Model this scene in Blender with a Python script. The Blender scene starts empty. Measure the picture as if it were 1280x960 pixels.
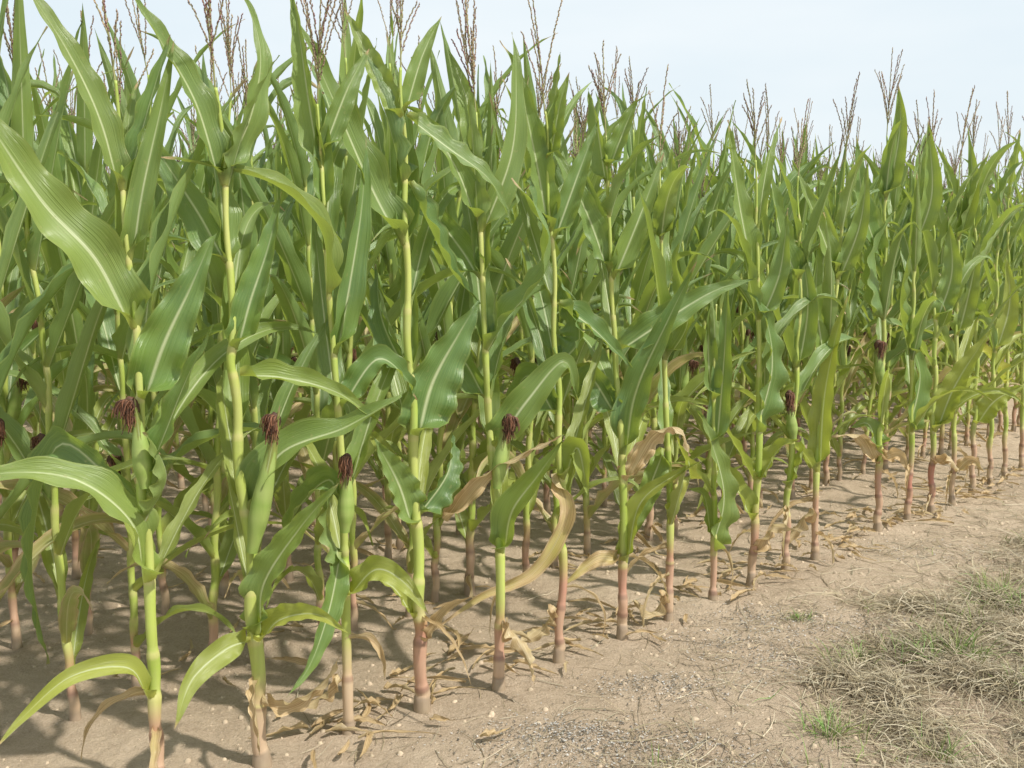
import bpy, math, random
from mathutils import Vector, noise
RN = random.Random(11)
SC = bpy.context.scene
COL = SC.collection
F = 1250.0; CH = 1.5; PT = math.radians(7.1)
cp, sp = math.cos(PT), math.sin(PT)
Z = Vector((0, 0, 1))

def ray(px, py):
    u = (px-640)/F; v = (py-480)/F
    return Vector((u, cp-v*sp, -sp-v*cp))
def at(px, py, Y):
    d = ray(px, py); t = Y/d.y
    return Vector((d.x*t, Y, CH+d.z*t))
def gp(px, py):
    d = ray(px, py); t = -CH/d.z
    return Vector((d.x*t, d.y*t, 0))
def smooth(a, b, x):
    x = max(0, min(1, (x-a)/(b-a))); return x*x*(3-2*x)

# ---------------------------------------------------------------- materials
def newmat(name):
    m = bpy.data.materials.new(name); m.use_nodes = True
    nt = m.node_tree; nt.nodes.clear()
    return m, nt
class NT:
    def __init__(s, nt): s.nt = nt
    def n(s, typ, ins=None, **kw):
        nd = s.nt.nodes.new(typ)
        for k, v in kw.items(): setattr(nd, k, v)
        for k, v in (ins or {}).items():
            if isinstance(v, bpy.types.NodeSocket): s.nt.links.new(v, nd.inputs[k])
            else: nd.inputs[k].default_value = v
        return nd
    def math(s, op, a, b=0.0, clamp=False):
        nd = s.n('ShaderNodeMath', {0: a, 1: b}, operation=op); nd.use_clamp = clamp
        return nd.outputs[0]
    def mix(s, f, a, b, mode='MIX'):
        nd = s.nt.nodes.new('ShaderNodeMix'); nd.data_type = 'RGBA'; nd.blend_type = mode
        for i, v in ((0, f), (6, a), (7, b)):
            if isinstance(v, bpy.types.NodeSocket): s.nt.links.new(v, nd.inputs[i])
            else: nd.inputs[i].default_value = v if i == 0 else (*v[:3], 1)
        return nd.outputs[2]
    def rng(s, v, a, b, c=0.0, d=1.0):
        nd = s.n('ShaderNodeMapRange', {0: v, 1: a, 2: b, 3: c, 4: d}); return nd.outputs[0]

def leaf_material():
    m, nt = newmat('corn_leaf'); N = NT(nt)
    uv = N.n('ShaderNodeUVMap', uv_map='UVMap')
    sep = N.n('ShaderNodeSeparateXYZ', {0: uv.outputs[0]})
    u, v = sep.outputs[0], sep.outputs[1]
    au = N.math('ABSOLUTE', N.math('SUBTRACT', u, 0.5))
    oi = N.n('ShaderNodeObjectInfo'); rnd = oi.outputs['Random']
    tc = N.n('ShaderNodeTexCoord')
    big = N.n('ShaderNodeTexNoise', {'Vector': tc.outputs['Object'], 'Scale': 6.0, 'Detail': 4.0})
    cm = N.n('ShaderNodeCombineXYZ', {0: N.math('MULTIPLY', u, 52.0), 1: N.math('MULTIPLY', v, 2.5), 2: N.math('MULTIPLY', rnd, 31.0)})
    vein = N.n('ShaderNodeTexNoise', {'Vector': cm.outputs[0], 'Scale': 1.0, 'Detail': 2.0})
    spot = N.n('ShaderNodeTexNoise', {'Vector': tc.outputs['Object'], 'Scale': 55.0, 'Detail': 3.0})
    att = N.n('ShaderNodeAttribute', attribute_name='tint')
    sa = N.n('ShaderNodeSeparateColor', {0: att.outputs['Color']})
    dry, yel = sa.outputs[0], sa.outputs[1]
    g = N.mix(rnd, (0.064, 0.150, 0.052), (0.190, 0.300, 0.055))
    g = N.mix(N.rng(big.outputs[0], 0.35, 0.7), g, (0.100, 0.195, 0.075))
    g = N.mix(N.rng(vein.outputs[0], 0.35, 0.68, 0.0, 0.6), g, (0.22, 0.33, 0.105))
    g = N.mix(N.math('MULTIPLY', yel, 1.15, True), g, (0.50, 0.49, 0.09))
    mid = N.math('MULTIPLY', N.rng(au, 0.010, 0.046, 1.0, 0.0), N.rng(v, 0.45, 0.9, 0.9, 0.15))
    g = N.mix(mid, g, (0.58, 0.64, 0.38))
    edge = N.math('MULTIPLY', N.rng(au, 0.44, 0.5), 0.5)
    g = N.mix(edge, g, (0.30, 0.36, 0.11))
    g = N.mix(N.rng(spot.outputs[0], 0.66, 0.74, 0.0, 0.5), g, (0.32, 0.32, 0.13))
    dn = N.n('ShaderNodeTexNoise', {'Vector': cm.outputs[0], 'Scale': 0.6, 'Detail': 4.0})
    dcol = N.mix(N.rng(dn.outputs[0], 0.3, 0.7), (0.44, 0.28, 0.13), (0.78, 0.63, 0.37))
    dmask = N.rng(N.math('ADD', dry, N.math('MULTIPLY', N.math('SUBTRACT', big.outputs[0], 0.5), 0.5)), 0.35, 0.6)
    dmask2 = N.math('MULTIPLY', dmask, N.rng(dry, 0.0, 0.15))
    g = N.mix(dmask2, g, dcol)
    geo = N.n('ShaderNodeNewGeometry')
    g2 = N.mix(N.math('MULTIPLY', geo.outputs['Backfacing'], 0.3), g, N.mix(0.5, g, (0.28, 0.38, 0.20)))
    bump = N.n('ShaderNodeBump', {'Height': vein.outputs[0], 'Strength': 0.7, 'Distance': 0.004})
    pb = N.n('ShaderNodeBsdfPrincipled', {'Base Color': g2, 'Roughness': N.rng(big.outputs[0], 0.3, 0.7, 0.28, 0.42), 'Normal': bump.outputs[0]})
    pb.inputs['Specular IOR Level'].default_value = 0.65
    tcol = N.mix(0.6, g2, (0.62, 0.74, 0.06), 'MIX')
    tcol = N.mix(dmask2, tcol, dcol)
    tr = N.n('ShaderNodeBsdfTranslucent', {'Color': tcol})
    ms = N.n('ShaderNodeMixShader', {0: 0.31, 1: pb.outputs[0], 2: tr.outputs[0]})
    o = N.n('ShaderNodeOutputMaterial', {0: ms.outputs[0]})
    return m

def tint_material(name, rough=0.55, streak=0.35, transl=0.0, scale=(60, 60, 3), light=(0.46, 0.40, 0.26)):
    m, nt = newmat(name); N = NT(nt)
    att = N.n('ShaderNodeAttribute', attribute_name='tint')
    tc = N.n('ShaderNodeTexCoord')
    mp = N.n('ShaderNodeMapping', {0: tc.outputs['Object'], 3: scale})
    nz = N.n('ShaderNodeTexNoise', {'Vector': mp.outputs[0], 'Scale': 1.0, 'Detail': 4.0})
    nb = N.n('ShaderNodeTexNoise', {'Vector': tc.outputs['Object'], 'Scale': 14.0, 'Detail': 4.0})
    c = N.mix(N.rng(nz.outputs[0], 0.3, 0.7, 0.0, streak), att.outputs['Color'], (0.10, 0.07, 0.03), 'MIX')
    c = N.mix(N.rng(nb.outputs[0], 0.4, 0.7, 0.0, streak), c, light, 'MIX')
    bump = N.n('ShaderNodeBump', {'Height': nz.outputs[0], 'Strength': 0.4, 'Distance': 0.003})
    pb = N.n('ShaderNodeBsdfPrincipled', {'Base Color': c, 'Roughness': rough, 'Normal': bump.outputs[0]})
    out = pb.outputs[0]
    if transl:
        tr = N.n('ShaderNodeBsdfTranslucent', {'Color': c})
        out = N.n('ShaderNodeMixShader', {0: transl, 1: out, 2: tr.outputs[0]}).outputs[0]
    N.n('ShaderNodeOutputMaterial', {0: out})
    return m

def soil_material():
    m, nt = newmat('sandy_soil'); N = NT(nt)
    tc = N.n('ShaderNodeTexCoord'); P = tc.outputs['Object']
    n1 = N.n('ShaderNodeTexNoise', {'Vector': P, 'Scale': 1.3, 'Detail': 6.0, 'Roughness': 0.6})
    n2 = N.n('ShaderNodeTexNoise', {'Vector': P, 'Scale': 14.0, 'Detail': 8.0, 'Roughness': 0.75})
    n3 = N.n('ShaderNodeTexNoise', {'Vector': P, 'Scale': 120.0, 'Detail': 5.0, 'Roughness': 0.75})
    vo = N.n('ShaderNodeTexVoronoi', {'Vector': P, 'Scale': 90.0})
    c = N.mix(N.rng(n1.outputs[0], 0.3, 0.7), (0.46, 0.352, 0.248), (0.62, 0.492, 0.358))
    c = N.mix(N.rng(n2.outputs[0], 0.42, 0.72, 0.0, 0.65), c, (0.36, 0.265, 0.18))
    c = N.mix(N.rng(n3.outputs[0], 0.48, 0.7, 0.0, 0.5), c, (0.72, 0.60, 0.46))
    c = N.mix(N.rng(n3.outputs[0], 0.44, 0.32, 0.0, 0.45), c, (0.27, 0.20, 0.14))
    c = N.mix(N.math('MULTIPLY', N.rng(vo.outputs[0], 0.05, 0.18, 1.0, 0.0), N.rng(n2.outputs[0], 0.5, 0.62)), c, (0.16, 0.13, 0.11))
    h = N.math('ADD', N.math('MULTIPLY', n2.outputs[0], 1.0), N.math('MULTIPLY', n3.outputs[0], 0.35))
    bump = N.n('ShaderNodeBump', {'Height': h, 'Strength': 0.9, 'Distance': 0.04})
    pb = N.n('ShaderNodeBsdfPrincipled', {'Base Color': c, 'Roughness': 0.95, 'Normal': bump.outputs[0]})
    pb.inputs['Specular IOR Level'].default_value = 0.15
    N.n('ShaderNodeOutputMaterial', {0: pb.outputs[0]})
    return m

M_LEAF = leaf_material()
M_STALK = tint_material('corn_stalk', 0.45, 0.22)
M_TASSEL = tint_material('tassel_brown', 0.8, 0.0)
M_SILK = tint_material('corn_silk', 0.7, 0.0)
M_HUSK = tint_material('ear_husk', 0.5, 0.22, 0.1, light=(.42, .48, .20))
M_SOIL = soil_material()
M_GRASS = tint_material('grass_blades', 0.75, 0.15, 0.2, (10, 10, 10))
M_CLOD = tint_material('soil_clod', 0.95, 0.3, 0, (80, 80, 80))

# ---------------------------------------------------------------- mesh builder
class MB:
    def __init__(s): s.v = []; s.f = []; s.uv = []; s.c = []; s.mi = []
    def add(s, p, uv=(0, 0), c=(0, 0, 0)):
        s.v.append((p[0], p[1], p[2])); s.uv.append(uv); s.c.append((c[0], c[1], c[2], 1.0)); return len(s.v)-1
    def face(s, idx, mi=0): s.f.append(idx); s.mi.append(mi)
    def mesh(s, name, mats):
        me = bpy.data.meshes.new(name); me.from_pydata(s.v, [], s.f)
        uvl = me.uv_layers.new(name='UVMap')
        li = [0]*len(me.loops); me.loops.foreach_get('vertex_index', li)
        buf = []
        for i in li: buf.extend(s.uv[i])
        uvl.data.foreach_set('uv', buf)
        ca = me.color_attributes.new(name='tint', type='FLOAT_COLOR', domain='POINT')
        cb = []
        for c in s.c: cb.extend(c)
        ca.data.foreach_set('color', cb)
        for m in mats: me.materials.append(m)
        me.polygons.foreach_set('material_index', s.mi)
        me.polygons.foreach_set('use_smooth', [True]*len(s.f))
        me.update(); return me
    def merge(s, o, loc, rz, sc, mi_off=0):
        b = len(s.v); ca, sa = math.cos(rz)*sc, math.sin(rz)*sc
        s.v.extend([(x*ca-y*sa+loc[0], x*sa+y*ca+loc[1], z*sc+loc[2]) for x, y, z in o.v])
        s.uv.extend(o.uv); s.c.extend(o.c)
        s.f.extend([[b+i for i in f] for f in o.f]); s.mi.extend(o.mi)
def obj(name, me, parent=None):
    o = bpy.data.objects.new(name, me); COL.objects.link(o)
    if parent: o.parent = parent
    return o
def tag(o, label=None, cat=None, group=None, kind=None):
    if label: o['label'] = label
    if cat: o['category'] = cat
    if group: o['group'] = group
    if kind: o['kind'] = kind
    return o
def empty(name, loc, rz=0):
    o = bpy.data.objects.new(name, None); COL.objects.link(o); o.empty_display_size = .1
    o.location = loc; o.rotation_euler = (0, 0, rz); return o
def copy_tree(o, parent=None):
    c = o.copy(); COL.objects.link(c)
    if parent: c.parent = parent
    for ch in KIDS.get(o.name, []): copy_tree(ch, c)
    return c
KIDS = {}

# ---------------------------------------------------------------- curves
def catmull(pts, n):
    P = [pts[0]*2-pts[1]] + list(pts) + [pts[-1]*2-pts[-2]]
    out = []; m = len(pts)-1
    for i in range(n+1):
        x = i/n*m; k = min(int(x), m-1); t = x-k
        a, b, c, d = P[k], P[k+1], P[k+2], P[k+3]
        out.append(0.5*((2*b)+(c-a)*t+(2*a-5*b+4*c-d)*t*t+(3*b-a-3*c+d)*t**3))
    return out
def even(pts, n):
    L = [0]
    for a, b in zip(pts, pts[1:]): L.append(L[-1]+(b-a).length)
    out = []; j = 0
    for i in range(n+1):
        s = L[-1]*i/n
        while j < len(L)-2 and L[j+1] < s: j += 1
        k = (s-L[j])/max(1e-9, L[j+1]-L[j]); out.append(pts[j].lerp(pts[j+1], min(1, max(0, k))))
    return out

def ribbon(mb, ctrl, W, out, roll0, roll1, rs=0.012, dry=0.0, yel=0.0, n=22, m=6, fold=0.28, wave=0.16, face_cam=False, rng=RN, mi=0, peak=0.26, tipdry=True, rollp=1.0):
    pts = even(catmull(ctrl, 40 if n > 10 else 14), n)
    ph1, ph2 = rng.uniform(0, 6.28), rng.uniform(0, 6.28); fq = rng.uniform(3.0, 6.5); td = rng.choice([0, .2, .5, .7]) if tipdry else 0
    tex = rng.uniform(1.2, 1.75)
    start = len(mb.v)
    for i, p in enumerate(pts):
        t = i/n
        T = (pts[min(n, i+1)]-pts[max(0, i-1)])
        if T.length < 1e-7: T = Vector((0, 0, 1))
        T.normalize()
        a = T.dot(out); c = T.z
        nat = out*(-c)+Z*a
        nat = nat-T*nat.dot(T)
        if nat.length < 1e-3: nat = -out
        nat.normalize()
        b = T.cross(nat)
        if face_cam and b.y > 0: b = -b
        r = math.radians(roll0+(roll1-roll0)*t**rollp)*smooth(0, 0.14, t)
        Nn = (nat*math.cos(r)+b*math.sin(r)).normalized()
        S = T.cross(Nn).normalized()
        if t < peak: w = 0.74+0.26*math.sin(math.pi/2*t/peak)
        else: w = max(0.0, 1-((t-peak)/(1-peak))**tex)
        w0 = 2.1*rs*1.2
        kk = smooth(0.0, 0.085, t)
        h = w0*(1-kk)+W*0.5*w*kk
        A = 2.1*(1-smooth(0, 0.13, t))+fold*1.3
        wv = wave*kk*(0.4+1.0*(1-t)**2)
        for j in range(m+1):
            u = 2*j/m-1
            x = h*math.sin(A*u)/A; z = h*(1-math.cos(A*u))/A
            z += h*fold*0.7*abs(u)*kk
            z += W*wv*(u*u)*math.sin(fq*6.28*t+(ph1 if u < 0 else ph2))
            q = p+S*x+Nn*z
            if q.z < 0.012: q.z = 0.012+0.004*abs(u)
            dd = dry+smooth(0.84, 1.0, t)*td+(0.15*abs(u)**4 if dry > .1 else 0)
            mb.add(q, (j/m, t), (dd, min(1, yel+0.45*(1-smooth(0, 0.08, t))), 0))
    for i in range(n):
        for j in range(m):
            k = start+i*(m+1)+j
            mb.face([k, k+1, k+m+2, k+m+1], mi)

def arc_ctrl(base, az, L, e0, droop, drift=0.0, k=9, pw=1.25):
    p = base.copy(); out = [p.copy()]
    for i in range(k):
        t = (i+.5)/k
        e = math.radians(e0-droop*t**pw); a = az+drift*t
        p = p+Vector((math.cos(a)*math.cos(e), math.sin(a)*math.cos(e), math.sin(e)))*(L/k)
        out.append(p.copy())
    return out

def tube(mb, pts, rf, cf, sides=10, cap=True, mi=0):
    st = len(mb.v); n = len(pts)
    for i, p in enumerate(pts):
        T = (pts[min(n-1, i+1)]-pts[max(0, i-1)]).normalized()
        X = T.cross(Vector((0.3, 1, 0))).normalized() if abs(T.y) < .95 else T.cross(Vector((1, 0, 0))).normalized()
        Yv = T.cross(X)
        for j in range(sides):
            a = 2*math.pi*j/sides; r = rf(i)
            mb.add(p+X*(r*math.cos(a))+Yv*(r*math.sin(a)), (j/sides, i/n), cf(i))
    for i in range(n-1):
        for j in range(sides):
            k = st+i*sides; j2 = (j+1) % sides
            mb.face([k+j, k+j2, k+sides+j2, k+sides+j], mi)
    if cap: mb.face([st+(n-1)*sides+j for j in range(sides)], mi)

# stalk: jointed, sheathed, pinkish at the foot
def stalk_mb(path, nodes, r0=0.024, r1=0.0085, sides=10, rng=RN, step=0.022, mi=0, mb=None, pink=1.0):
    mb = mb or MB()
    H = path[-1].z
    cs = catmull(path, 60)
    L = sum((b-a).length for a, b in zip(cs, cs[1:]))
    n = max(6, int(L/step)); pts = even(cs, n)
    zig = rng.uniform(0, 6.28); zx, zy = math.cos(zig)*.006, math.sin(zig)*.006
    for p in pts:
        seg = sum(1 for q in nodes if q < p.z); s = 1 if seg % 2 else -1
        lo = max([q for q in nodes if q < p.z] or [0]); hi = min([q for q in nodes if q >= p.z] or [H+.01])
        t = math.sin(math.pi*max(0, min(1, (p.z-lo)/max(.01, hi-lo))))
        if p.z > .05: p.x += zx*s*t; p.y += zy*s*t
    def rad(z):
        t = max(0, min(1, z/H)); r = r0*(1-t**1.05)+r1*t**1.05
        for q, nd in enumerate(nodes):
            d = z-nd
            if -0.09 < d <= 0: r *= 1+0.18*(1+d/0.09)
            elif 0 < d < 0.02: r *= 1+0.18*(1-d/0.02)-.08*(d/.02)
            elif .02 <= d < .08: r *= 0.92+0.08*((d-.02)/0.06)
        if z < 0.06: r *= 1+0.35*(1-max(z, 0)/0.06)
        return r
    p1 = rng.uniform(.18, .30)*pink; jit = rng.uniform(-.02, .02)
    redness = rng.uniform(.35, 1.1)
    ns = rng.uniform(0, 50)
    def col(z):
        nd = min([abs(z-q) for q in nodes] or [1])
        seg = sum(1 for q in nodes if q < z)
        rr = ((seg*37) % 11)/11
        tan = Vector((0.56, 0.44, 0.29)); red = Vector((0.50, 0.17, 0.135)); gr = Vector((0.34, 0.46, 0.07)); gy = Vector((0.50, 0.56, 0.15))
        low = tan.lerp(red, min(1, (0.2+0.8*rr)*redness))
        if z < 0.05: low = Vector((0.34, 0.255, 0.18))
        hi = gr.lerp(gy, rr)
        c = low.lerp(hi, smooth(p1-.03, p1+.16, z+jit+.05*noise.noise(Vector((z*9, ns, 0)))))
        if nd < 0.010: c = c.lerp(Vector((0.55, 0.52, 0.20)) if z > p1 else Vector((0.22, .11, .08)), 0.65)
        return c
    zz = [p.z for p in pts]
    tube(mb, pts, lambda i: rad(zz[i]), lambda i: col(zz[i]), sides, True, mi)
    return mb

def path_at(path, z):
    for a, b in zip(path, path[1:]):
        if b.z >= z:
            t = (z-a.z)/max(1e-6, b.z-a.z); return a.lerp(b, max(0, t))
    return path[-1].copy()

def spikelet(mb, p, d, L, w, c, rng):
    X = d.orthogonal().normalized(); Y = d.cross(X)
    a = mb.add(p, c=c); b = mb.add(p+d*L, c=c)
    r = [mb.add(p+d*(L*.45)+X*(w*math.cos(t))+Y*(w*math.sin(t)), c=c) for t in (0, 2.1, 4.2)]
    for i in range(3):
        mb.face([a, r[i], r[(i+1) % 3]]); mb.face([b, r[(i+1) % 3], r[i]])

def tassel_mb(rng, nb=7, L=0.34, base=None, detail=True, mi=0, mb=None, spread=1.0):
    mb = mb or MB(); base = base or Vector((0, 0, 0))
    pal = [(0.24, 0.15, 0.12), (0.19, 0.10, 0.095), (0.31, 0.22, 0.14), (0.20, 0.14, 0.10)]
    def branch(p0, az, e0, droop, ln, r, bare=2):
        pts = catmull(arc_ctrl(p0, az, ln, e0, droop, 0, 5), 14 if detail else 4)
        c0 = rng.choice(pal)
        tube(mb, pts, lambda i: r*(1-.6*i/len(pts)), lambda i: (0.28, 0.28, 0.12) if detail else (.20, .13, .10), 4 if detail else 3, True, mi)
        if detail:
            N = int(ln/0.0068)
            ev = even(pts, N)
            for i in range(bare, N):
                T = (ev[min(N, i+1)]-ev[i-1]).normalized()
                a = rng.uniform(0, 6.28); X = T.orthogonal().normalized(); Y = T.cross(X)
                d = (T+(X*math.cos(a)+Y*math.sin(a))*0.30).normalized()
                cc = Vector(c0)*rng.uniform(.7, 1.35)
                spikelet(mb, ev[i], d, rng.uniform(.012, .016), 0.0031, cc, rng)
    branch(base, rng.uniform(0, 6.28), 89, rng.uniform(0, 14), L, 0.003 if detail else .006, 10)
    for i in range(nb):
        z = L*(0.12+0.30*i/nb)
        branch(base+Vector((0, 0, z)), i*2.4+rng.uniform(-.7, .7), rng.uniform(74, 88)-(1-i/nb)*6*spread, rng.uniform(-8, 22), L*rng.uniform(.36, .68), 0.0018 if detail else .005, 3)
    return mb

def ear_parts(parent, base, d, L, r, rng, silk=1.0):
    d = d.normalized()
    mb = MB(); n = 18; pts = [base+d*(L*i/n) for i in range(n+1)]
    def rf(i):
        t = i/n; return r*(0.55+0.45*smooth(0, .3, t))*(1-0.72*smooth(.35, 1, t))+0.001
    g1 = Vector((0.25, 0.38, 0.075)); g2 = Vector((0.42, 0.51, 0.16))
    tube(mb, pts, rf, lambda i: g1.lerp(g2, abs(math.sin(i*.9))*.4+.2*(i/n)), 14, True)
    e = obj('ear', mb.mesh('ear', [M_HUSK]), parent); kids = []
    hb = MB()
    for k in range(3):
        a = k*2.1+rng.uniform(-.3, .3); X = d.orthogonal().normalized(); Y = d.cross(X); o = (X*math.cos(a)+Y*math.sin(a)).normalized()
        oo = Vector((o.x, o.y, 0)); oo = oo.normalized() if oo.length > .1 else Vector((1, 0, 0))
        c = [base+o*r*0.55+d*L*.05, base+o*r*1.04+d*L*.40, base+o*r*.62+d*L*.82, base+o*(r*.55)+d*L*(1.0+.08*k)]
        ribbon(hb, c, r*1.9, oo, 0, 0, r*.4, 0.05, .5, 12, 5, .8, .03, rng=rng, peak=.4)
    h = obj('husk_leaf', hb.mesh('husk_leaf', [M_LEAF]), e); kids.append(h)
    sb = MB(); tip = pts[-1]-d*.018
    bc = Vector((0.095, 0.042, 0.022))
    cv = Vector((rng.uniform(-1, 1), rng.uniform(-.6, -.1), 0)).normalized()
    # the tuft leans over and droops to one side
    core = [tip+d*(silk*.04*math.sin(i/7*2.2))+cv*(silk*.026*(i/7)**2) for i in range(8)]
    rr = [.006, .009, .011, .0115, .011, .009, .006, .003]
    tube(sb, core, lambda i: silk*rr[i]*rng.uniform(.8, 1.15), lambda i: bc*rng.uniform(.4, 1.2), 9, True)
    for k in range(170):
        a = rng.uniform(0, 6.28); X = d.orthogonal().normalized(); Y = d.cross(X); o = X*math.cos(a)+Y*math.sin(a)
        ln = rng.uniform(.02, .05)*silk
        h0 = rng.random(); q0 = core[int(h0*7)]+o*.004
        jit = Vector((rng.uniform(-1, 1), rng.uniform(-1, 1), rng.uniform(-1, 1)))
        q1 = q0+o*silk*rng.uniform(.004, .010)+cv*ln*.2; q2 = q1+jit*ln*.12+cv*ln*.15-Z*ln*.35; q3 = q2+Vector((jit.y*.3, jit.z*.3, -1))*ln*.45
        pp = catmull([q0, q1, q2, q3], 6)
        cc = bc*rng.uniform(.4, 2.6)
        tube(sb, pp, lambda i: .0012, lambda i: cc, 3, False)
    s = obj('silk', sb.mesh('silk', [M_SILK]), e); kids.append(s)
    KIDS[e.name] = kids
    return e

TASSELS = [tassel_mb(random.Random(50+i), 3+(i*3) % 7, 0.36+.05*(i % 3), spread=[1, 2.2, .6, 1.5][i % 4]).mesh('tassel', [M_TASSEL]) for i in range(10)]

def leaf_obj(parent, mb, lab=None):
    o = obj('leaf', mb.mesh('leaf', [M_LEAF]), parent)
    if lab: o['label'] = lab
    return o

def std_nodes(rng, H):
    zs = [.09, .18, .29, .42, .56, .71, .87, 1.03, 1.18, 1.33, 1.47, 1.60, 1.72, 1.83]
    return [z*H/2.05+rng.uniform(-.02, .02) for z in zs]

def proc_leaf_ctrl(rng, base, az, f, k=1.0):
    """f: 0 low .. 1 top"""
    L = (0.56+0.40*math.sin(math.pi*min(1, f*0.92+.10)))*rng.uniform(.82, 1.12)*k
    e0 = 52+28*f+rng.uniform(-8, 8); pw = rng.uniform(1.2, 2.6)
    if f > .8: droop = rng.choice([rng.uniform(-8, 30), rng.uniform(-8, 30), rng.uniform(30, 80)])
    elif f > .35:
        droop = rng.choice([rng.uniform(-5, 30), rng.uniform(0, 45), rng.uniform(50, 130)])
        if rng.random() < .22: droop = rng.uniform(110, 155); pw = rng.uniform(4, 7)
    else: droop = rng.uniform(30, 140)
    return arc_ctrl(base, az, L, e0, droop, rng.uniform(-.5, .5), 9, pw), L

def withered(rng, root, base, az, kids, mats=None):
    L = rng.uniform(.20, .42)
    c = arc_ctrl(base, az, L, rng.uniform(0, 30), rng.uniform(80, 150), rng.uniform(-.8, .8), 8, .8)
    mb = MB(); oo = Vector((math.cos(az), math.sin(az), 0))
    ribbon(mb, c, rng.uniform(.016, .034), oo, rng.uniform(-60, 60), rng.uniform(-220, 220), .011, rng.choice([1.0, 1.0, .6]), .6, 20, 5, .8, .25, rng=rng)
    o = leaf_obj(root, mb, 'withered tan leaf'); kids.append(o)

def generic_plant(seed, H=2.05, lowyel=.15):
    rng = random.Random(seed)
    root = empty('corn_plant', (0, 0, 0)); kids = []
    lean = Vector((rng.uniform(-.08, .08), rng.uniform(-.08, .08), 0))
    path = [Vector((0, 0, -.03))]+[lean*(k/5)**1.5+Vector((rng.uniform(-.012, .012), rng.uniform(-.012, .012), H*k/5)) for k in range(1, 6)]
    nodes = std_nodes(rng, H)
    kids.append(obj('stalk', stalk_mb(path, nodes, 0.017*rng.uniform(.85, 1.1), .0045, 9, rng, .02, pink=.7).mesh('stalk', [M_STALK]), root))
    az = rng.uniform(0, 6.28)
    for i, z in enumerate(nodes):
        az += math.pi+rng.uniform(-.45, .45)
        b = path_at(path, z)
        if i < 1:
            if rng.random() < .5: withered(rng, root, b, az, kids)
            continue
        if i < 3 and rng.random() < .15: continue
        f = (i-2)/(len(nodes)-3); f = max(0, f)
        o = Vector((math.cos(az), math.sin(az), 0)); rs = .017*(1-.6*z/H)
        c, L = proc_leaf_ctrl(rng, b+o*rs*1.1, az, f)
        if i < 3: c = [c[0]+(q-c[0])*.9 for q in c]
        mb = MB(); W = (.064+.026*math.sin(math.pi*min(1, f*.9+.1)))*rng.uniform(.75, 1.15)
        ribbon(mb, c, W, o, 0, rng.uniform(-110, 110), rs, 0.06 if f > .2 else rng.choice([.08, .08, .45]), rng.uniform(0, .12)+(lowyel if f < .25 else 0), 20, 6, rng.uniform(.25, .75), rng.uniform(.08, .22), rng=rng)
        kids.append(leaf_obj(root, mb))
    t = obj('tassel', rng.choice(TASSELS), root); t.location = path[-1]-Z*.01; t.rotation_euler = (rng.uniform(-.13, .13), rng.uniform(-.13, .13), rng.uniform(0, 6)); kids.append(t)
    if rng.random() < .8:
        a = rng.uniform(0, 6.28); z = nodes[5]+rng.uniform(-.05, .15)
        o = Vector((math.cos(a), math.sin(a), 0))
        e = ear_parts(root, path_at(path, z)+o*.016, Z+o*.22, .20, .023, rng, silk=1.15); kids.append(e)
    KIDS[root.name] = kids
    return root

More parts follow.
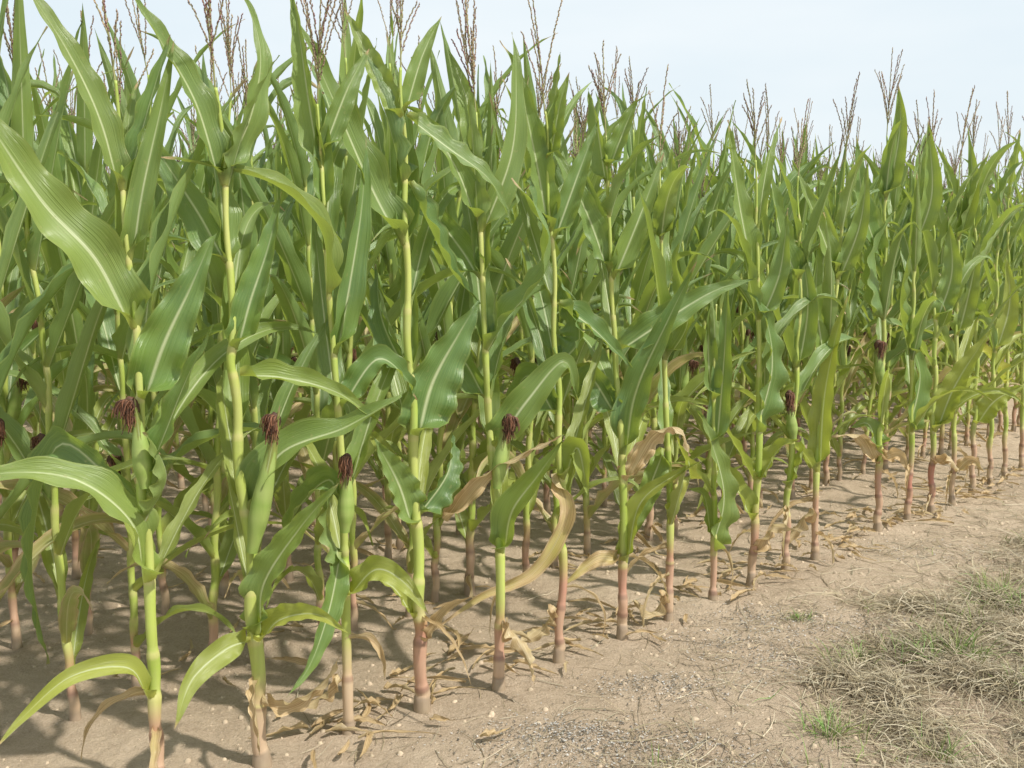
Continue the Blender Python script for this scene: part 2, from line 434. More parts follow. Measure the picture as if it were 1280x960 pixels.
# ---------------------------------------------------------------- front row, plant by plant
# leaf: (points, width, depth reach m, roll0, roll1, dry, yellow)
HERO = [
 dict(b=(198, 990), st=[(185, 730), (178, 600), (172, 440), (160, 330), (153, 240), (143, 100)], w=20, ear=((182, 610), (170, 512)),
  lv=[([(190, 728), (165, 655), (95, 600), (0, 592), (-60, 620)], 58, -.25, 35, 55, 0, .15), ([(190, 872), (160, 835), (90, 845), (30, 895), (-10, 940)], 30, -.3, 50, 60, .05, .5),
      ([(170, 412), (120, 325), (55, 255), (-10, 160), (-60, 80)], 70, -.15, 80, 70, 0, .15), ([(154, 238), (125, 150), (85, 65), (30, -20), (0, -60)], 40, -.1, 65, 60, 0, .15),
      ([(178, 500), (205, 430), (238, 360), (262, 305), (272, 290)], 70, .1, 85, 80, 0, 0), ([(162, 325), (178, 240), (200, 140), (218, 50)], 36, .1, 65, 75, 0, .1),
      ([(184, 600), (205, 545), (235, 470), (268, 405)], 40, -.1, 70, 75, 0, 0),
      ([(182, 650), (208, 600), (195, 560), (180, 540)], 40, -.10, 75, 80, 0, .2),
      ([(180, 640), (130, 590), (70, 560), (40, 700), (60, 830)], 50, .35, 75, 80, 0, 0)],
  lab='leftmost front row corn plant, its lowest big leaf arching out of the picture'),
 dict(b=(328, 955), st=[(318, 790), (312, 680), (298, 560), (290, 430), (283, 260), (270, 110)], w=23, ear=((315, 690), (346, 530)),
  lv=[([(322, 800), (350, 775), (395, 768), (436, 792)], 34, -.15, 60, 60, 0, .55), ([(316, 798), (282, 812), (240, 850), (218, 912)], 36, -.25, 55, 75, .1, .4),
      ([(312, 790), (330, 730), (375, 660), (425, 602)], 48, -.1, 75, 70, 0, .1), ([(312, 640), (350, 568), (430, 535), (495, 498), (502, 488)], 54, .15, 45, 40, 0, .1),
      ([(292, 470), (350, 472), (420, 490), (478, 530)], 34, .1, 40, 50, 0, .2), ([(290, 438), (312, 380), (335, 310), (352, 240)], 44, .1, 70, 60, 0, 0),
      ([(283, 232), (245, 130), (200, 50), (150, -30)], 42, -.1, 65, 60, 0, .1), ([(284, 215), (315, 140), (325, 60), (300, -20)], 36, .1, 70, 80, 0, .1),
      ([(286, 330), (250, 270), (205, 200), (180, 160)], 48, .2, 75, 70, 0, 0), 
      ([(320, 880), (365, 880), (405, 850), (425, 820)], 22, -.1, 50, 120, .95, .2)],
  lab='front row corn plant with a bare upright green ear, second stalk from the left'),
 dict(b=(436, 915), st=[(430, 720), (428, 600), (418, 450), (411, 350), (402, 220), (396, 130)], w=16, ear=((431, 665), (435, 580)),
  lv=[([(434, 745), (470, 712), (505, 728), (536, 768)], 36, -.1, 60, 65, .05, .45), ([(430, 690), (412, 760), (388, 830), (358, 872)], 34, -.2, 70, 80, 0, 0),
      ([(414, 372), (402, 290), (345, 232), (262, 208), (200, 196)], 34, -.3, 45, 50, 0, .2), ([(418, 445), (438, 350), (452, 260), (458, 170)], 38, .1, 70, 70, 0, 0),
      ([(402, 210), (385, 120), (372, 30), (360, -30)], 34, .1, 70, 70, 0, .1), ([(400, 190), (435, 110), (462, 60)], 32, .15, 65, 65, 0, .1),
      ([(430, 710), (408, 650), (420, 610), (428, 590)], 40, -.06, 75, 75, 0, .1),
      ([(428, 630), (410, 600), (370, 640), (350, 700)], 38, .2, 60, 70, 0, 0), ([(424, 510), (470, 450), (505, 470), (520, 500)], 38, .15, 55, 70, 0, 0),
      ([(436, 850), (400, 870), (370, 885), (345, 888)], 20, -.1, 60, 160, 1, .2)],
  lab='front row corn plant with dark brown silk over drooping dark leaves, third from the left'),
 dict(b=(528, 885), st=[(525, 770), (520, 640), (515, 500), (510, 400), (507, 230), (501, 85)], w=20,
  lv=[([(520, 655), (498, 605), (468, 548)], 48, -.1, 80, 80, 0, .1), ([(526, 770), (492, 735), (455, 718), (440, 722)], 28, -.1, 60, 60, .05, .5),
      ([(516, 545), (540, 480), (572, 420), (600, 375)], 72, .1, 85, 80, 0, 0), ([(510, 308), (462, 230), (410, 110), (365, 10)], 48, -.1, 65, 70, 0, .1),
      ([(505, 152), (470, 90), (430, 10)], 30, .05, 60, 60, 0, .2), ([(507, 228), (540, 290), (565, 340), (600, 380)], 38, .2, 55, 60, 0, 0),
      ([(504, 145), (560, 185), (612, 225), (640, 280)], 32, .1, 55, 60, 0, .1), ([(503, 140), (528, 70), (552, 20)], 28, .1, 65, 65, 0, .1),
      ([(512, 470), (478, 400), (470, 330)], 38, .2, 65, 70, 0, 0), ([(522, 645), (560, 590), (565, 540)], 38, .2, 70, 70, 0, 0), ([(527, 800), (560, 760), (590, 745)], 18, -.1, 60, 130, .8, .6)],
  lab='front row corn plant with a broad leaf showing its white midrib, fourth from the left'),
 dict(b=(623, 858), st=[(625, 695), (612, 540), (606, 420), (601, 290), (595, 140)], w=16, ear=((621, 610), (631, 530)),
  lv=[([(626, 692), (640, 640), (672, 595), (704, 550)], 44, -.1, 75, 75, 0, .1), ([(604, 438), (636, 395), (682, 340), (684, 280), (640, 222)], 44, -.15, 65, 80, 0, 0),
      ([(560, 652), (600, 600), (650, 568), (702, 545)], 24, -.1, 60, 80, .9, .6), ([(614, 560), (660, 500), (705, 452), (722, 500)], 50, .1, 60, 65, 0, .1),
      ([(601, 290), (640, 190), (645, 90), (640, 40)], 36, .1, 70, 70, 0, .1), ([(601, 280), (570, 210), (530, 150), (500, 130)], 32, 0, 60, 60, 0, .1),
      ([(603, 350), (575, 310), (540, 270), (500, 260)], 40, .2, 60, 60, 0, 0), ([(598, 200), (585, 130), (560, 60)], 28, .1, 60, 60, 0, .1),
      ([(624, 780), (650, 800), (668, 855)], 24, -.15, 60, 200, 1, .1), ([(610, 500), (575, 450), (560, 520)], 38, .2, 65, 65, 0, 0)],
  lab='front row corn plant with a broad leaf curling right at mid height, fifth from left'),
 dict(b=(698, 825), st=[(703, 700), (700, 560), (695, 440), (690, 300), (681, 140)], w=14,
  lv=[([(706, 590), (708, 645), (668, 715), (600, 748), (540, 790)], 23, -.2, 75, 60, .52, .95), ([(703, 600), (722, 560), (735, 620)], 34, -.05, 65, 70, 0, .3),
      ([(696, 460), (725, 420), (700, 350), (680, 345)], 42, .1, 75, 70, 0, 0), ([(690, 290), (668, 190), (645, 90), (625, 50)], 36, 0, 70, 70, 0, .1),
      ([(691, 300), (722, 220), (748, 150)], 34, .1, 65, 65, 0, .05), ([(694, 380), (740, 410), (790, 460)], 34, .1, 50, 60, 0, 0), ([(685, 200), (700, 130), (712, 90)], 28, 0, 65, 65, 0, .1),
      ([(699, 520), (660, 470), (630, 520)], 38, .15, 65, 65, 0, 0), ([(698, 760), (672, 790), (640, 812)], 22, -.1, 60, 200, 1, .1)],
  lab='front row corn plant with a long yellowing leaf sweeping down left, sixth from the left'),
 dict(b=(778, 795), st=[(778, 600), (770, 450), (764, 340), (757, 170)], w=14,
  lv=[([(778, 570), (795, 490), (835, 400), (872, 325)], 44, -.1, 75, 75, 0, 0), ([(780, 705), (800, 630), (850, 590), (880, 575)], 30, -.1, 65, 60, 0, .45),
      ([(778, 600), (815, 545), (850, 535), (862, 570)], 28, -.1, 60, 80, .9, .5), ([(770, 440), (825, 405), (890, 365), (945, 348)], 44, .1, 65, 55, 0, .05),
      ([(764, 340), (735, 270), (700, 200), (680, 170)], 34, 0, 65, 65, 0, .05), ([(765, 350), (800, 270), (830, 190)], 34, .1, 65, 65, 0, .1),
      ([(760, 230), (745, 150), (735, 110)], 28, .1, 65, 65, 0, .1), ([(774, 520), (735, 470), (720, 520)], 38, .15, 60, 65, 0, 0), ([(759, 210), (785, 150), (798, 120)], 26, 0, 65, 65, 0, .1),
      ([(779, 700), (745, 700), (700, 735)], 22, -.1, 60, 90, .5, .9)],
  lab='front row corn plant with a curled dry leaf beside a tall dark upright leaf'),
 dict(b=(836, 775), st=[(838, 640), (832, 520), (828, 380), (824, 210)], w=12, lv=[([(838, 655), (862, 600), (850, 560), (845, 545)], 28, -.1, 65, 65, .1, .8), ([(834, 560), (800, 640), (780, 690)], 32, -.1, 65, 65, 0, .1), ([(830, 450), (860, 400), (845, 330), (850, 300)], 34, -.05, 75, 75, 0, .1), ([(826, 300), (838, 230), (840, 180)], 26, 0, 70, 70, 0, .1), ([(837, 740), (815, 765), (790, 750)], 20, -.1, 60, 190, 1, .1)],
  fill=5, lab='front row corn plant with a pale yellow leaf low on its slim stalk'),
 dict(b=(891, 750), st=[(893, 640), (893, 500), (895, 380)], w=10, lv=[([(893, 690), (905, 620), (885, 540), (868, 510)], 36, -.05, 80, 80, 0, .15), ([(893, 670), (880, 620), (858, 610)], 24, 0, 60, 60, 0, .2), ([(893, 560), (905, 450), (910, 350)], 30, 0, 70, 70, 0, 0), ([(894, 500), (885, 430), (890, 370)], 26, 0, 75, 75, 0, .1)],
  fill=3, short=1, lab='short slim corn plant of the front row, a leaf standing up along its stalk'),
 dict(b=(939, 728), st=[(948, 560), (948, 420), (945, 200)], w=12, lv=[([(950, 540), (965, 460), (955, 390), (930, 362)], 42, -.05, 80, 80, 0, 0), ([(942, 650), (920, 610), (895, 590), (870, 640)], 28, -.1, 65, 65, 0, .4), ([(946, 600), (975, 560), (1000, 550)], 30, -.1, 65, 65, 0, .45), ([(947, 350), (925, 260), (910, 150)], 32, 0, 70, 70, 0, .1), ([(946, 400), (975, 340), (985, 260)], 30, 0, 70, 70, 0, .05), ([(941, 690), (965, 660), (1000, 665)], 20, -.1, 60, 190, 1, .1)],
  fill=4, lab='front row corn plant with a dark broad leaf rising to a blunt top'),
 dict(b=(982, 712), st=[(985, 620), (992, 520), (1000, 380), (998, 220)], w=10, ear=((992, 550), (986, 500)), silk=1.4, lv=[([(987, 610), (1005, 560), (1000, 540)], 26, -.05, 65, 65, 0, .3), ([(994, 460), (1010, 380), (1000, 300)], 30, 0, 70, 70, 0, .05), ([(998, 350), (975, 290), (960, 200)], 28, 0, 70, 70, 0, .05)],
  fill=5, lab='front row corn plant with a round tuft of brown silk beside its thin stalk'),
 dict(b=(1019, 698), st=[(1020, 600), (1030, 480), (1050, 330), (1055, 200)], w=10, lv=[([(1020, 590), (1030, 500), (1045, 420), (1060, 370)], 32, -.05, 75, 75, 0, .45), ([(1035, 450), (1020, 370), (1025, 300)], 30, 0, 75, 75, 0, .1), ([(1048, 350), (1075, 280), (1085, 200)], 28, 0, 70, 70, 0, .1), ([(1048, 340), (1015, 260), (990, 200)], 26, 0, 70, 70, 0, .1), ([(1020, 640), (1000, 650), (975, 700)], 20, -.1, 60, 190, 1, .2)],
  fill=5, lab='front row corn plant leaning right just before the gap in the row'),
 dict(b=(1097, 662), st=[(1100, 560), (1105, 420), (1108, 170)], w=10, red=1, ear=((1102, 480), (1096, 435)), silk=1.3, lv=[([(1100, 580), (1075, 545), (1040, 545)], 20, -.1, 60, 90, .9, .5), ([(1100, 575), (1125, 570), (1135, 590)], 20, -.1, 60, 90, .8, .8), ([(1102, 560), (1085, 530), (1062, 535)], 28, 0, 60, 60, 0, .1), ([(1107, 250), (1125, 160), (1123, 105)], 28, 0, 70, 70, 0, .1), ([(1106, 400), (1095, 320), (1120, 260)], 34, -.05, 75, 75, 0, 0), ([(1107, 330), (1080, 260), (1070, 170)], 26, 0, 70, 70, 0, 0)],
  fill=5, lab='red footed corn plant just beyond the gap in the front row'),
 dict(b=(1134, 650), st=[(1138, 560), (1140, 420), (1150, 205)], w=9, red=1, lv=[([(1140, 540), (1150, 470), (1135, 420)], 32, 0, 75, 75, 0, 0), ([(1140, 450), (1125, 380), (1140, 300)], 30, -.05, 75, 75, 0, .1), ([(1146, 300), (1165, 240), (1160, 150)], 26, 0, 75, 75, 0, .1)],
  fill=6, lab='second corn plant beyond the gap in the front row'),
 dict(b=(1164, 640), st=[(1165, 540), (1170, 420), (1165, 205)], w=9, red=1, lv=[([(1168, 540), (1195, 480), (1240, 410)], 32, -.1, 70, 65, 0, .45), ([(1166, 580), (1185, 570), (1200, 590)], 18, -.1, 60, 90, .9, .5), ([(1168, 400), (1190, 340), (1185, 270)], 28, 0, 75, 75, 0, .1)],
  fill=6, lab='third corn plant beyond the gap, a yellowish leaf reaching up to the right'),
 dict(b=(1190, 628), st=[(1192, 540), (1196, 420), (1200, 205)], w=8, red=1, lv=[([(1192, 590), (1215, 575), (1230, 590)], 16, -.1, 60, 90, .6, .9), ([(1196, 420), (1215, 350), (1225, 290)], 26, 0, 75, 75, 0, .2), ([(1199, 300), (1215, 230), (1210, 160)], 22, 0, 75, 75, 0, .1)], fill=7,
  lab='fourth corn plant beyond the gap, with a yellow leaf near its foot'),
 dict(b=(1215, 615), st=[(1218, 540), (1222, 420), (1218, 195)], w=8, red=1, lv=[([(1216, 530), (1245, 500), (1285, 480)], 30, -.1, 65, 65, 0, .4), ([(1220, 400), (1205, 340), (1215, 270)], 26, 0, 75, 75, 0, .1)], fill=7,
  lab='fifth corn plant beyond the gap, a low broad leaf pointing right'),
 dict(b=(1238, 605), st=[(1240, 520), (1245, 400), (1250, 205)], w=7, lv=[([(1243, 440), (1262, 380), (1258, 320)], 26, 0, 75, 75, 0, .4)], fill=8, lab='sixth corn plant beyond the gap in the front row, close to the right edge'),
 dict(b=(1256, 597), st=[(1258, 520), (1260, 400), (1262, 200)], w=7, lv=[([(1258, 480), (1230, 440), (1205, 440)], 26, -.1, 65, 65, .1, .9)], fill=8, lab='seventh corn plant beyond the gap, a yellow leaf reaching left from it'),
 dict(b=(1277, 588), st=[(1279, 500), (1280, 380), (1284, 190)], w=7, lv=[], fill=8, lab='corn plant of the front row cut by the right edge of the picture'),
 dict(b=(1305, 577), st=[(1306, 500), (1308, 380), (1306, 195)], w=7, lv=[], fill=8, lab='corn plant of the front row just outside the right edge'),
]
for hi, h in enumerate(HERO):
    rng = random.Random(900+hi)
    B = gp(*h['b']); Y = B.y; px2m = (at(700, 480, Y)-at(699, 480, Y)).length
    root = empty('corn_plant', B); kids = []
    tag(root, h['lab'], 'corn plant', 'corn plants of the front row')
    path = [Vector((0, 0, -.03))]+[at(x, y, Y)-B+Vector((0, rng.uniform(-.015, .015), 0)) for x, y in h['st']]
    H = path[-1].z
    r0 = h['w']*px2m*.43
    lz = [(at(*l[0][0], Y)-B).z for l in h['lv']]
    nodes = [z for z in std_nodes(rng, max(H, 1.2))]
    nodes = sorted([z for z in nodes if all(abs(z-q) > .11 for q in lz)]+lz)
    nodes = [z for i, z in enumerate(nodes) if i == 0 or z-nodes[i-1] > .045]
    kids.append(obj('stalk', stalk_mb(path, nodes, r0, max(.004, r0*.22), 14, rng, .010, pink=(1.3 if h.get('red') else 1.0)).mesh('stalk', [M_STALK]), root))
    for li, (pp, w, dep, ro0, ro1, dry, yel) in enumerate(h['lv']):
        n = len(pp); ctrl = []
        for k, (x, y) in enumerate(pp):
            t = k/(n-1); ctrl.append(at(x, y, Y+dep*t**1.2)-B)
        out = (ctrl[-1]-ctrl[0]); out.z = 0; out.normalize()
        zb = ctrl[0].z; rs = r0*(1-.6*max(0, zb)/H)
        if not (dry > .8 and pp[0][0] == 560):
            b0 = path_at(path, zb); ctrl[0] = b0+out*rs*1.15
        mb = MB()
        ribbon(mb, ctrl, w*px2m*.97, out, ro0, ro1+rng.uniform(-20, 20)+(150 if dry > .85 else 0), rs, dry, yel, 34, 8, rng.uniform(.3, .7), rng.uniform(.09, .2) if dry < .5 else .28, face_cam=True, rng=rng)
        lab = 'dry tan leaf' if dry > .6 else ('yellowing leaf' if yel > .44 else None)
        kids.append(leaf_obj(root, mb, lab))
    nf = h.get('fill', 7)
    az = rng.uniform(.3, 2.8)
    for k in range(nf):
        if 'fill' in h: f = (k+.6)/nf; z = H*(.20+.70*f)
        else: f = [.1, .22, .36, .5, .65, .8, .97][k]; z = H*(.20+.68*f)
        az += math.pi+rng.uniform(-.5, .5)
        a = az if 'fill' in h else rng.uniform(.9, 2.3)
        if 'fill' not in h and k == 6: a = rng.uniform(0, 6.28)
        zn = min(nodes, key=lambda q: abs(q-z)) if nodes else z
        o = Vector((math.cos(a), math.sin(a), 0)); rs = r0*(1-.6*zn/H)
        c, L = proc_leaf_ctrl(rng, path_at(path, min(zn, H))+o*rs*1.1, a, f, .8)
        if h.get('short'): c = [c[0]+(q-c[0])*.6 for q in c]
        mb = MB()
        ribbon(mb, c, .080*rng.uniform(.8, 1.15)*(.6 if h.get('short') else 1)*(.85 if f < .25 else 1), o, 0, rng.uniform(-110, 110), rs, .05, rng.uniform(0, .15)+(.3 if f < .25 else 0), 24, 7, rng.uniform(.25, .75), .15, rng=rng)
        kids.append(leaf_obj(root, mb))
    for k in range(rng.choice([1, 1, 2])):
        a = rng.uniform(0, 6.28); withered(rng, root, path_at(path, rng.uniform(.1, .34)), a, kids)
    if not h.get('short'):
        t = obj('tassel', TASSELS[hi % 10], root); t.location = path[-1]-Z*.01; t.rotation_euler = (rng.uniform(-.12, .12), rng.uniform(-.12, .12), rng.uniform(0, 6)); kids.append(t)
    if h.get('ear'):
        e0, e1 = [at(x, y, Y-.035)-B for x, y in h['ear']]
        kids.append(ear_parts(root, e0, e1-e0, (e1-e0).length, .028 if hi == 1 else .025, rng, silk=h.get('silk', 1.15)))
    KIDS[root.name] = kids
# ---------------------------------------------------------------- rows behind
D0 = gp(528, 885); D1 = gp(1097, 662)
RD = (D1-D0).normalized(); RP = Vector((-RD.y, RD.x, 0))
SP = .75
protos = [generic_plant(200+i, 2.04+.09*((i*5) % 4-1.5), .25) for i in range(12)]
used = [False]*len(protos)
WORD = ['', 'second', 'third', 'fourth', 'fifth', 'sixth', 'seventh']
for k in range(1, 7):
    s = -1.31+.22*k-.6; e = 5.4+2.13*k+.5
    while s < e:
        pos = D0+RD*s+RP*(SP*k)+Vector((RN.uniform(-.06, .06), RN.uniform(-.06, .06), 0))
        i = RN.randrange(len(protos))
        if not used[i]: o = protos[i]; used[i] = True
        else: o = copy_tree(protos[i])
        o.location = pos; o.rotation_euler = (RN.uniform(-.04, .04), RN.uniform(-.04, .04), RN.uniform(0, 6.28))
        q = RN.uniform(.92, 1.08); o.scale = (q, q, q*RN.uniform(.94, 1.06))
        tag(o, 'tall green corn plant in the %s row of the field, counted from the bare path' % WORD[k], 'corn plant', 'corn plants of the %s row' % WORD[k])
        s += (.24 if k < 3 else .30)+RN.uniform(-.06, .06)
for i, p in enumerate(protos):
    if not used[i]:
        for c in list(p.children_recursive): bpy.data.objects.remove(c)
        bpy.data.objects.remove(p)

# rest of the field: one mass
def low_plant(seed):
    rng = random.Random(seed); mb = MB(); H = 2.05
    path = [Vector((0, 0, 0)), Vector((0, 0, 1)), Vector((rng.uniform(-.05, .05), rng.uniform(-.05, .05), H))]
    tube(mb, path, lambda i: [.018, .013, .006][i], lambda i: (.30, .38, .10), 4, False, 1)
    az = rng.uniform(0, 6)
    for i, z in enumerate(std_nodes(rng, H)[2:]):
        f = i/11; az += math.pi+rng.uniform(-.6, .6); o = Vector((math.cos(az), math.sin(az), 0))
        c, L = proc_leaf_ctrl(rng, path_at(path, z), az, f)
        ribbon(mb, c, .088, o, 0, rng.uniform(-90, 90), .012, .05, rng.uniform(0, .3), 8, 2, .3, .1, rng=rng, mi=0)
    tassel_mb(rng, rng.choice([3, 5, 6]), rng.uniform(.36, .46), path[-1], False, 2, mb)
    return mb
LP = [low_plant(400+i) for i in range(10)]
far = MB()
for k in range(7, 20):
    s = -1.31+.22*k-.6; e = 5.4+2.13*k+.5
    while s < e:
        pos = D0+RD*s+RP*(SP*k)+Vector((RN.uniform(-.05, .05), RN.uniform(-.05, .05), 0))
        far.merge(RN.choice(LP), pos, RN.uniform(0, 6.28), RN.uniform(.92, 1.13)); s += .31+RN.uniform(-.05, .05)
fo = obj('corn_field', far.mesh('corn_field', [M_LEAF, M_STALK, M_TASSEL]))
tag(fo, 'dense mass of green corn in the far rows of the field under the sky', 'corn field', kind='stuff')

# ---------------------------------------------------------------- ground
def gh(x, y):
    z = noise.noise(Vector((x*1.1, y*1.1, 0)))*.020+noise.noise(Vector((x*4, y*4, 3)))*.016+noise.noise(Vector((x*13, y*13, 7)))*.009
    return z-.006
def axis(a, b, st, far_):
    v = []; x = a
    while x <= b: v.append(x); x += st
    lo = [a-far_*q for q in (1, .3, .08, .02, .005)]; hi_ = [v[-1]+far_*q for q in (.005, .02, .08, .3, 1)]
    return lo+v+hi_
xs = axis(-3.5, 6.5, .033, 2500); ys = axis(1.6, 10, .033, 2500)
g = MB(); nx = len(xs)
for y in ys:
    for x in xs:
        ins = -3.6 < x < 6.6 and 1.5 < y < 10.1
        g.add((x, y, gh(x, y) if ins else 0))
for j in range(len(ys)-1):
    for i in range(nx-1):
        a = j*nx+i; g.face([a, a+1, a+nx+1, a+nx])
tag(obj('ground', g.mesh('ground', [M_SOIL])), 'sandy brown soil of the field and its edge', 'ground', kind='structure')

# clods
cb = MB()
def lump(p, r, c, rng):
    ph = 6
    top = cb.add(p+Z*r*rng.uniform(.5, .9), c=c)
    r1 = [cb.add(p+Vector((math.cos(a*6.28/ph)*r*rng.uniform(.5, .8), math.sin(a*6.28/ph)*r*rng.uniform(.5, .8), r*.5*rng.uniform(.6, 1.1))), c=c) for a in range(ph)]
    r2 = [cb.add(p+Vector((math.cos(a*6.28/ph)*r*rng.uniform(.8, 1.2), math.sin(a*6.28/ph)*r*rng.uniform(.8, 1.2), -r*.3)), c=c) for a in range(ph)]
    for a in range(ph):
        b = (a+1) % ph
        cb.face([top, r1[a], r1[b]]); cb.face([r1[a], r2[a], r2[b], r1[b]])
for k in range(9000):
    x = RN.uniform(-2.6, 5.0); y = RN.uniform(2.2, 7)
    r = .0025+.013*RN.random()**4.5
    q = RN.uniform(.75, 1.15)
    lump(Vector((x, y, gh(x, y))), r, (0.53*q, .42*q, .305*q), RN)
tag(obj('soil_clods', cb.mesh('soil_clods', [M_CLOD])), 'small crumbs and clods of dry sandy soil', 'soil clods', kind='stuff')

# ---------------------------------------------------------------- dry grass, straw, weeds
E0 = gp(860, 985); E1 = gp(1290, 672); ED = (E1-E0).normalized(); EN = Vector((ED.y, -ED.x, 0))
def blade(mb, p, az, L, e0, droop, w, c, n=4, drift=0, ground=True):
    pts = arc_ctrl(p, az, L, e0, droop, drift, n, 1.1); st = len(mb.v)
    S = Vector((-math.sin(az), math.cos(az), 0))
    a = RN.uniform(-.8, .8); S = (S*math.cos(a)+Z*math.sin(a)).normalized()
    for i, q in enumerate(pts):
        ww = w*(1-(i/n)**1.6)*.5+.0002
        if ground:
            gz = gh(q.x, q.y)+.003
            if q.z < gz: q.z = gz+RN.uniform(0, .006)
        mb.add(q-S*ww, c=c); mb.add(q+S*ww, c=c)
    for i in range(n):
        k = st+2*i; mb.face([k, k+1, k+3, k+2])
dg = MB(); gg = MB()
STRAW = [(0.54, .46, .31), (.42, .35, .22), (.60, .52, .38), (.22, .17, .11), (.46, .41, .29), (.34, .27, .17)]
def dens_at(p, d):
    return smooth(-.20, .42, d+.6*noise.noise(Vector((p.x*1.6, p.y*1.6, 5))))*(.10+.90*smooth(-.3, .2, noise.noise(Vector((p.x*3.6, p.y*3.6, 9)))))
cnt = 0
while cnt < 24000:
    a = RN.uniform(-.4, 4.8); d = RN.uniform(-.5, 1.9)
    p = E0+ED*a+EN*d
    if p.y < 2.3 or p.x > .60*p.y+.15 or p.x < 0: continue
    dens = dens_at(p, d)
    if RN.random() > dens+.012: continue
    cnt += 1
    h0 = dens*.04*RN.random()
    p.z = gh(p.x, p.y)+.002+h0
    c = Vector(RN.choice(STRAW))*RN.uniform(.7, 1.15)
    blade(dg, p, RN.uniform(0, 6.28), RN.uniform(.05, .22), RN.uniform(0, 38), RN.uniform(20, 90), RN.uniform(.0018, .0045), c, 4, RN.uniform(-1.5, 1.5))
    if RN.random() < .08*smooth(.10, .4, noise.noise(Vector((p.x*2.6, p.y*2.6, 21)))+.10):
        for q in range(2):
            blade(gg, p, RN.uniform(0, 6.28), RN.uniform(.04, .11), RN.uniform(30, 85), RN.uniform(10, 70), .0035, (RN.uniform(.17, .26), .31, .08), 4)
tag(obj('dry_grass', dg.mesh('dry_grass', [M_GRASS])), 'matted dry straw coloured grass along the field edge', 'dry grass', kind='stuff')
tag(obj('grass', gg.mesh('grass', [M_GRASS])), 'sparse green grass blades growing through the dry mat', 'grass', kind='stuff')
sw = MB()
for k in range(1900):
    a = RN.uniform(-1.0, 5.5); d = RN.gauss(-.25, .5)
    p = E0+ED*a+EN*d; p.z = gh(p.x, p.y)+.003
    blade(sw, p, RN.gauss(.5, 1.0), RN.uniform(.03, .26), 4, 8, RN.uniform(.0015, .0038), Vector(RN.choice(STRAW))*RN.uniform(.5, 1.1), 4, RN.uniform(-.8, .8))
tag(obj('straw', sw.mesh('straw', [M_GRASS])), 'loose straws strewn on the bare soil', 'straw', kind='stuff')
ch = MB()
cl = [(gp(700, 930), .22), (gp(830, 860), .16), (gp(940, 800), .22), (gp(1080, 780), .22), (gp(1000, 830), .22), (gp(1180, 690), .3), (gp(720, 915), .15), (gp(860, 940), .2), (gp(960, 770), .2)]
for k in range(9000):
    c0, r = RN.choice(cl); p = c0+Vector((RN.gauss(0, r*.9), RN.gauss(0, r*.45), 0)); p.z = gh(p.x, p.y)+.003
    s = RN.uniform(.002, .006); a = RN.uniform(0, 3.14); q = RN.choice([.55, .3, .1, .07, .05, .6])
    X = Vector((math.cos(a), math.sin(a), RN.uniform(-.3, .3)))*s; Yv = Vector((-math.sin(a), math.cos(a), RN.uniform(-.3, .3)))*s*.5
    i0 = [ch.add(p+v+Z*.002, c=(q, q*.97, q*.93)) for v in (X, Yv, -X, -Yv)]; ch.face(i0)
tag(obj('chaff', ch.mesh('chaff', [M_GRASS])), 'grey and pale chaff flakes scattered on the soil', 'chaff', kind='stuff')
lit = MB()
for k in range(430):
    row = RN.choice([0, 0, 0, 1, 1, 2, 3, 4]); s = RN.uniform(-.6, 5.5+2*row)
    p = D0+RD*s+RP*(SP*row+RN.gauss(.05, .12)); p.z = .015
    az = RN.uniform(0, 6.28); L = RN.uniform(.06, .30); oo = Vector((math.cos(az), math.sin(az), 0))
    c = arc_ctrl(p, az, L, RN.uniform(0, 25), RN.uniform(20, 60), RN.uniform(-1.2, 1.2), 6, .9)
    ribbon(lit, c, RN.uniform(.012, .032), oo, RN.uniform(-60, 60), RN.uniform(-200, 200), .005, 1.0, .2, 10, 3, .7, .3, rng=RN)
tag(obj('leaf_litter', lit.mesh('leaf_litter', [M_LEAF])), 'withered leaf scraps lying at the foot of the corn rows', 'leaf litter', kind='stuff')

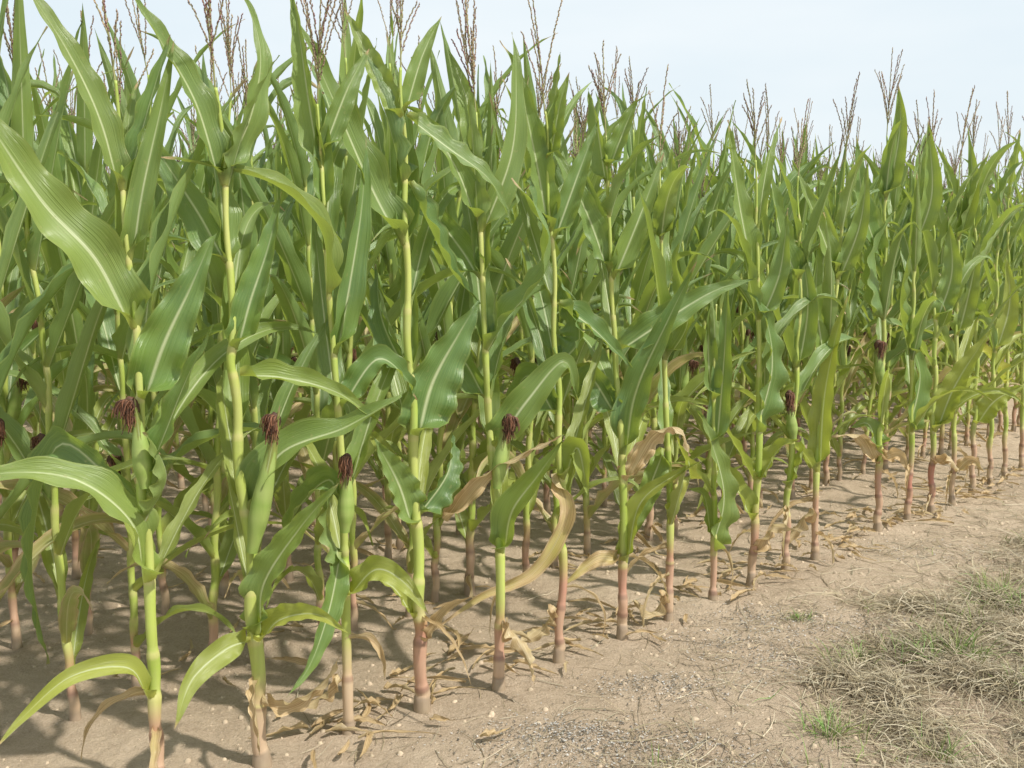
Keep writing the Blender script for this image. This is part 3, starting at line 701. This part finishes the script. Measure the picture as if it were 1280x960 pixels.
TUFT = [((1195, 815), 1.0, 140, 'green grass tuft at the edge of the dry mat, the biggest, with dense blades'),
        ((1255, 742), .9, 110, 'bright green grass tuft at the right edge, highest up in the picture'),
        ((1042, 918), .75, 80, 'green grass tuft at the near left border of the dry mat'),
        ((1172, 940), .75, 60, 'thin green grass tuft near the bottom right among dry stems'),
        ((1000, 772), .4, 60, 'tiny low green weed on the bare soil left of the dry mat'),
        ((1268, 858), .7, 50, 'loose grass tuft below the biggest tuft at the right edge')]
for (px, s, nb, lab) in TUFT:
    p0 = gp(*px); mb = MB()
    for k in range(int(nb*1.7)):
        a = RN.uniform(0, 6.28); r = min(abs(RN.gauss(0, .055*s)), .11*s); q = Vector((math.cos(a)*r*1.5, math.sin(a)*r, -.005))
        c = Vector((RN.uniform(.15, .25), RN.uniform(.26, .36), .07)) if RN.random() < .68 else Vector((.46, .40, .25))
        blade(mb, q, a+RN.uniform(-1.2, 1.2), RN.uniform(.05, .18)*s, RN.uniform(35, 88), RN.uniform(10, 95), RN.uniform(.003, .005)*max(.7, s), c, 5, RN.uniform(-.8, .8), False)
    o = obj('grass_tuft', mb.mesh('grass_tuft', [M_GRASS])); o.location = (p0.x, p0.y, gh(p0.x, p0.y))
    tag(o, lab, 'grass tuft', 'green grass tufts by the field edge')

# ---------------------------------------------------------------- light, sky, camera
sd = Vector((0.72, -0.42, 1.05)).normalized()
sun = bpy.data.lights.new('sun', 'SUN'); sun.energy = 5.0; sun.angle = math.radians(2.0); sun.color = (1, .955, .87)
so = bpy.data.objects.new('sun', sun); COL.objects.link(so); so.rotation_euler = (-sd).to_track_quat('-Z', 'Y').to_euler(); so.location = (4, -4, 8)
w = bpy.data.worlds.new('World'); SC.world = w; w.use_nodes = True; nt = w.node_tree; nt.nodes.clear(); N = NT(nt)
sky = N.n('ShaderNodeTexSky', sky_type='NISHITA'); sky.sun_disc = False; sky.sun_elevation = math.asin(sd.z); sky.sun_rotation = math.atan2(sd.x, sd.y)
sky.dust_density = 4; sky.air_density = 1.0
tcw = N.n('ShaderNodeTexCoord')
cn = N.n('ShaderNodeTexNoise', {'Vector': N.n('ShaderNodeMapping', {0: tcw.outputs['Generated'], 3: (1.5, 1.5, 5)}).outputs[0], 'Scale': 1.6, 'Detail': 4.0})
haze = N.mix(N.rng(cn.outputs[0], .3, .7), (6.3, 7.2, 7.7), (7.5, 8.0, 8.2))
c = N.mix(.86, sky.outputs[0], haze)
bg = N.n('ShaderNodeBackground', {0: c, 1: .132})
N.n('ShaderNodeOutputWorld', {0: bg.outputs[0]})
cam = bpy.data.cameras.new('camera'); co = bpy.data.objects.new('camera', cam); COL.objects.link(co)
cam.sensor_width = 36; cam.lens = 36*F/1280; cam.clip_end = 6000; cam.clip_start = .05
co.location = (0, 0, CH); co.rotation_euler = (math.pi/2-PT, 0, 0)
SC.camera = co
SC.view_settings.view_transform = 'Standard'; SC.view_settings.look = 'None'; SC.view_settings.exposure = 0
print('objects', len(bpy.data.objects))
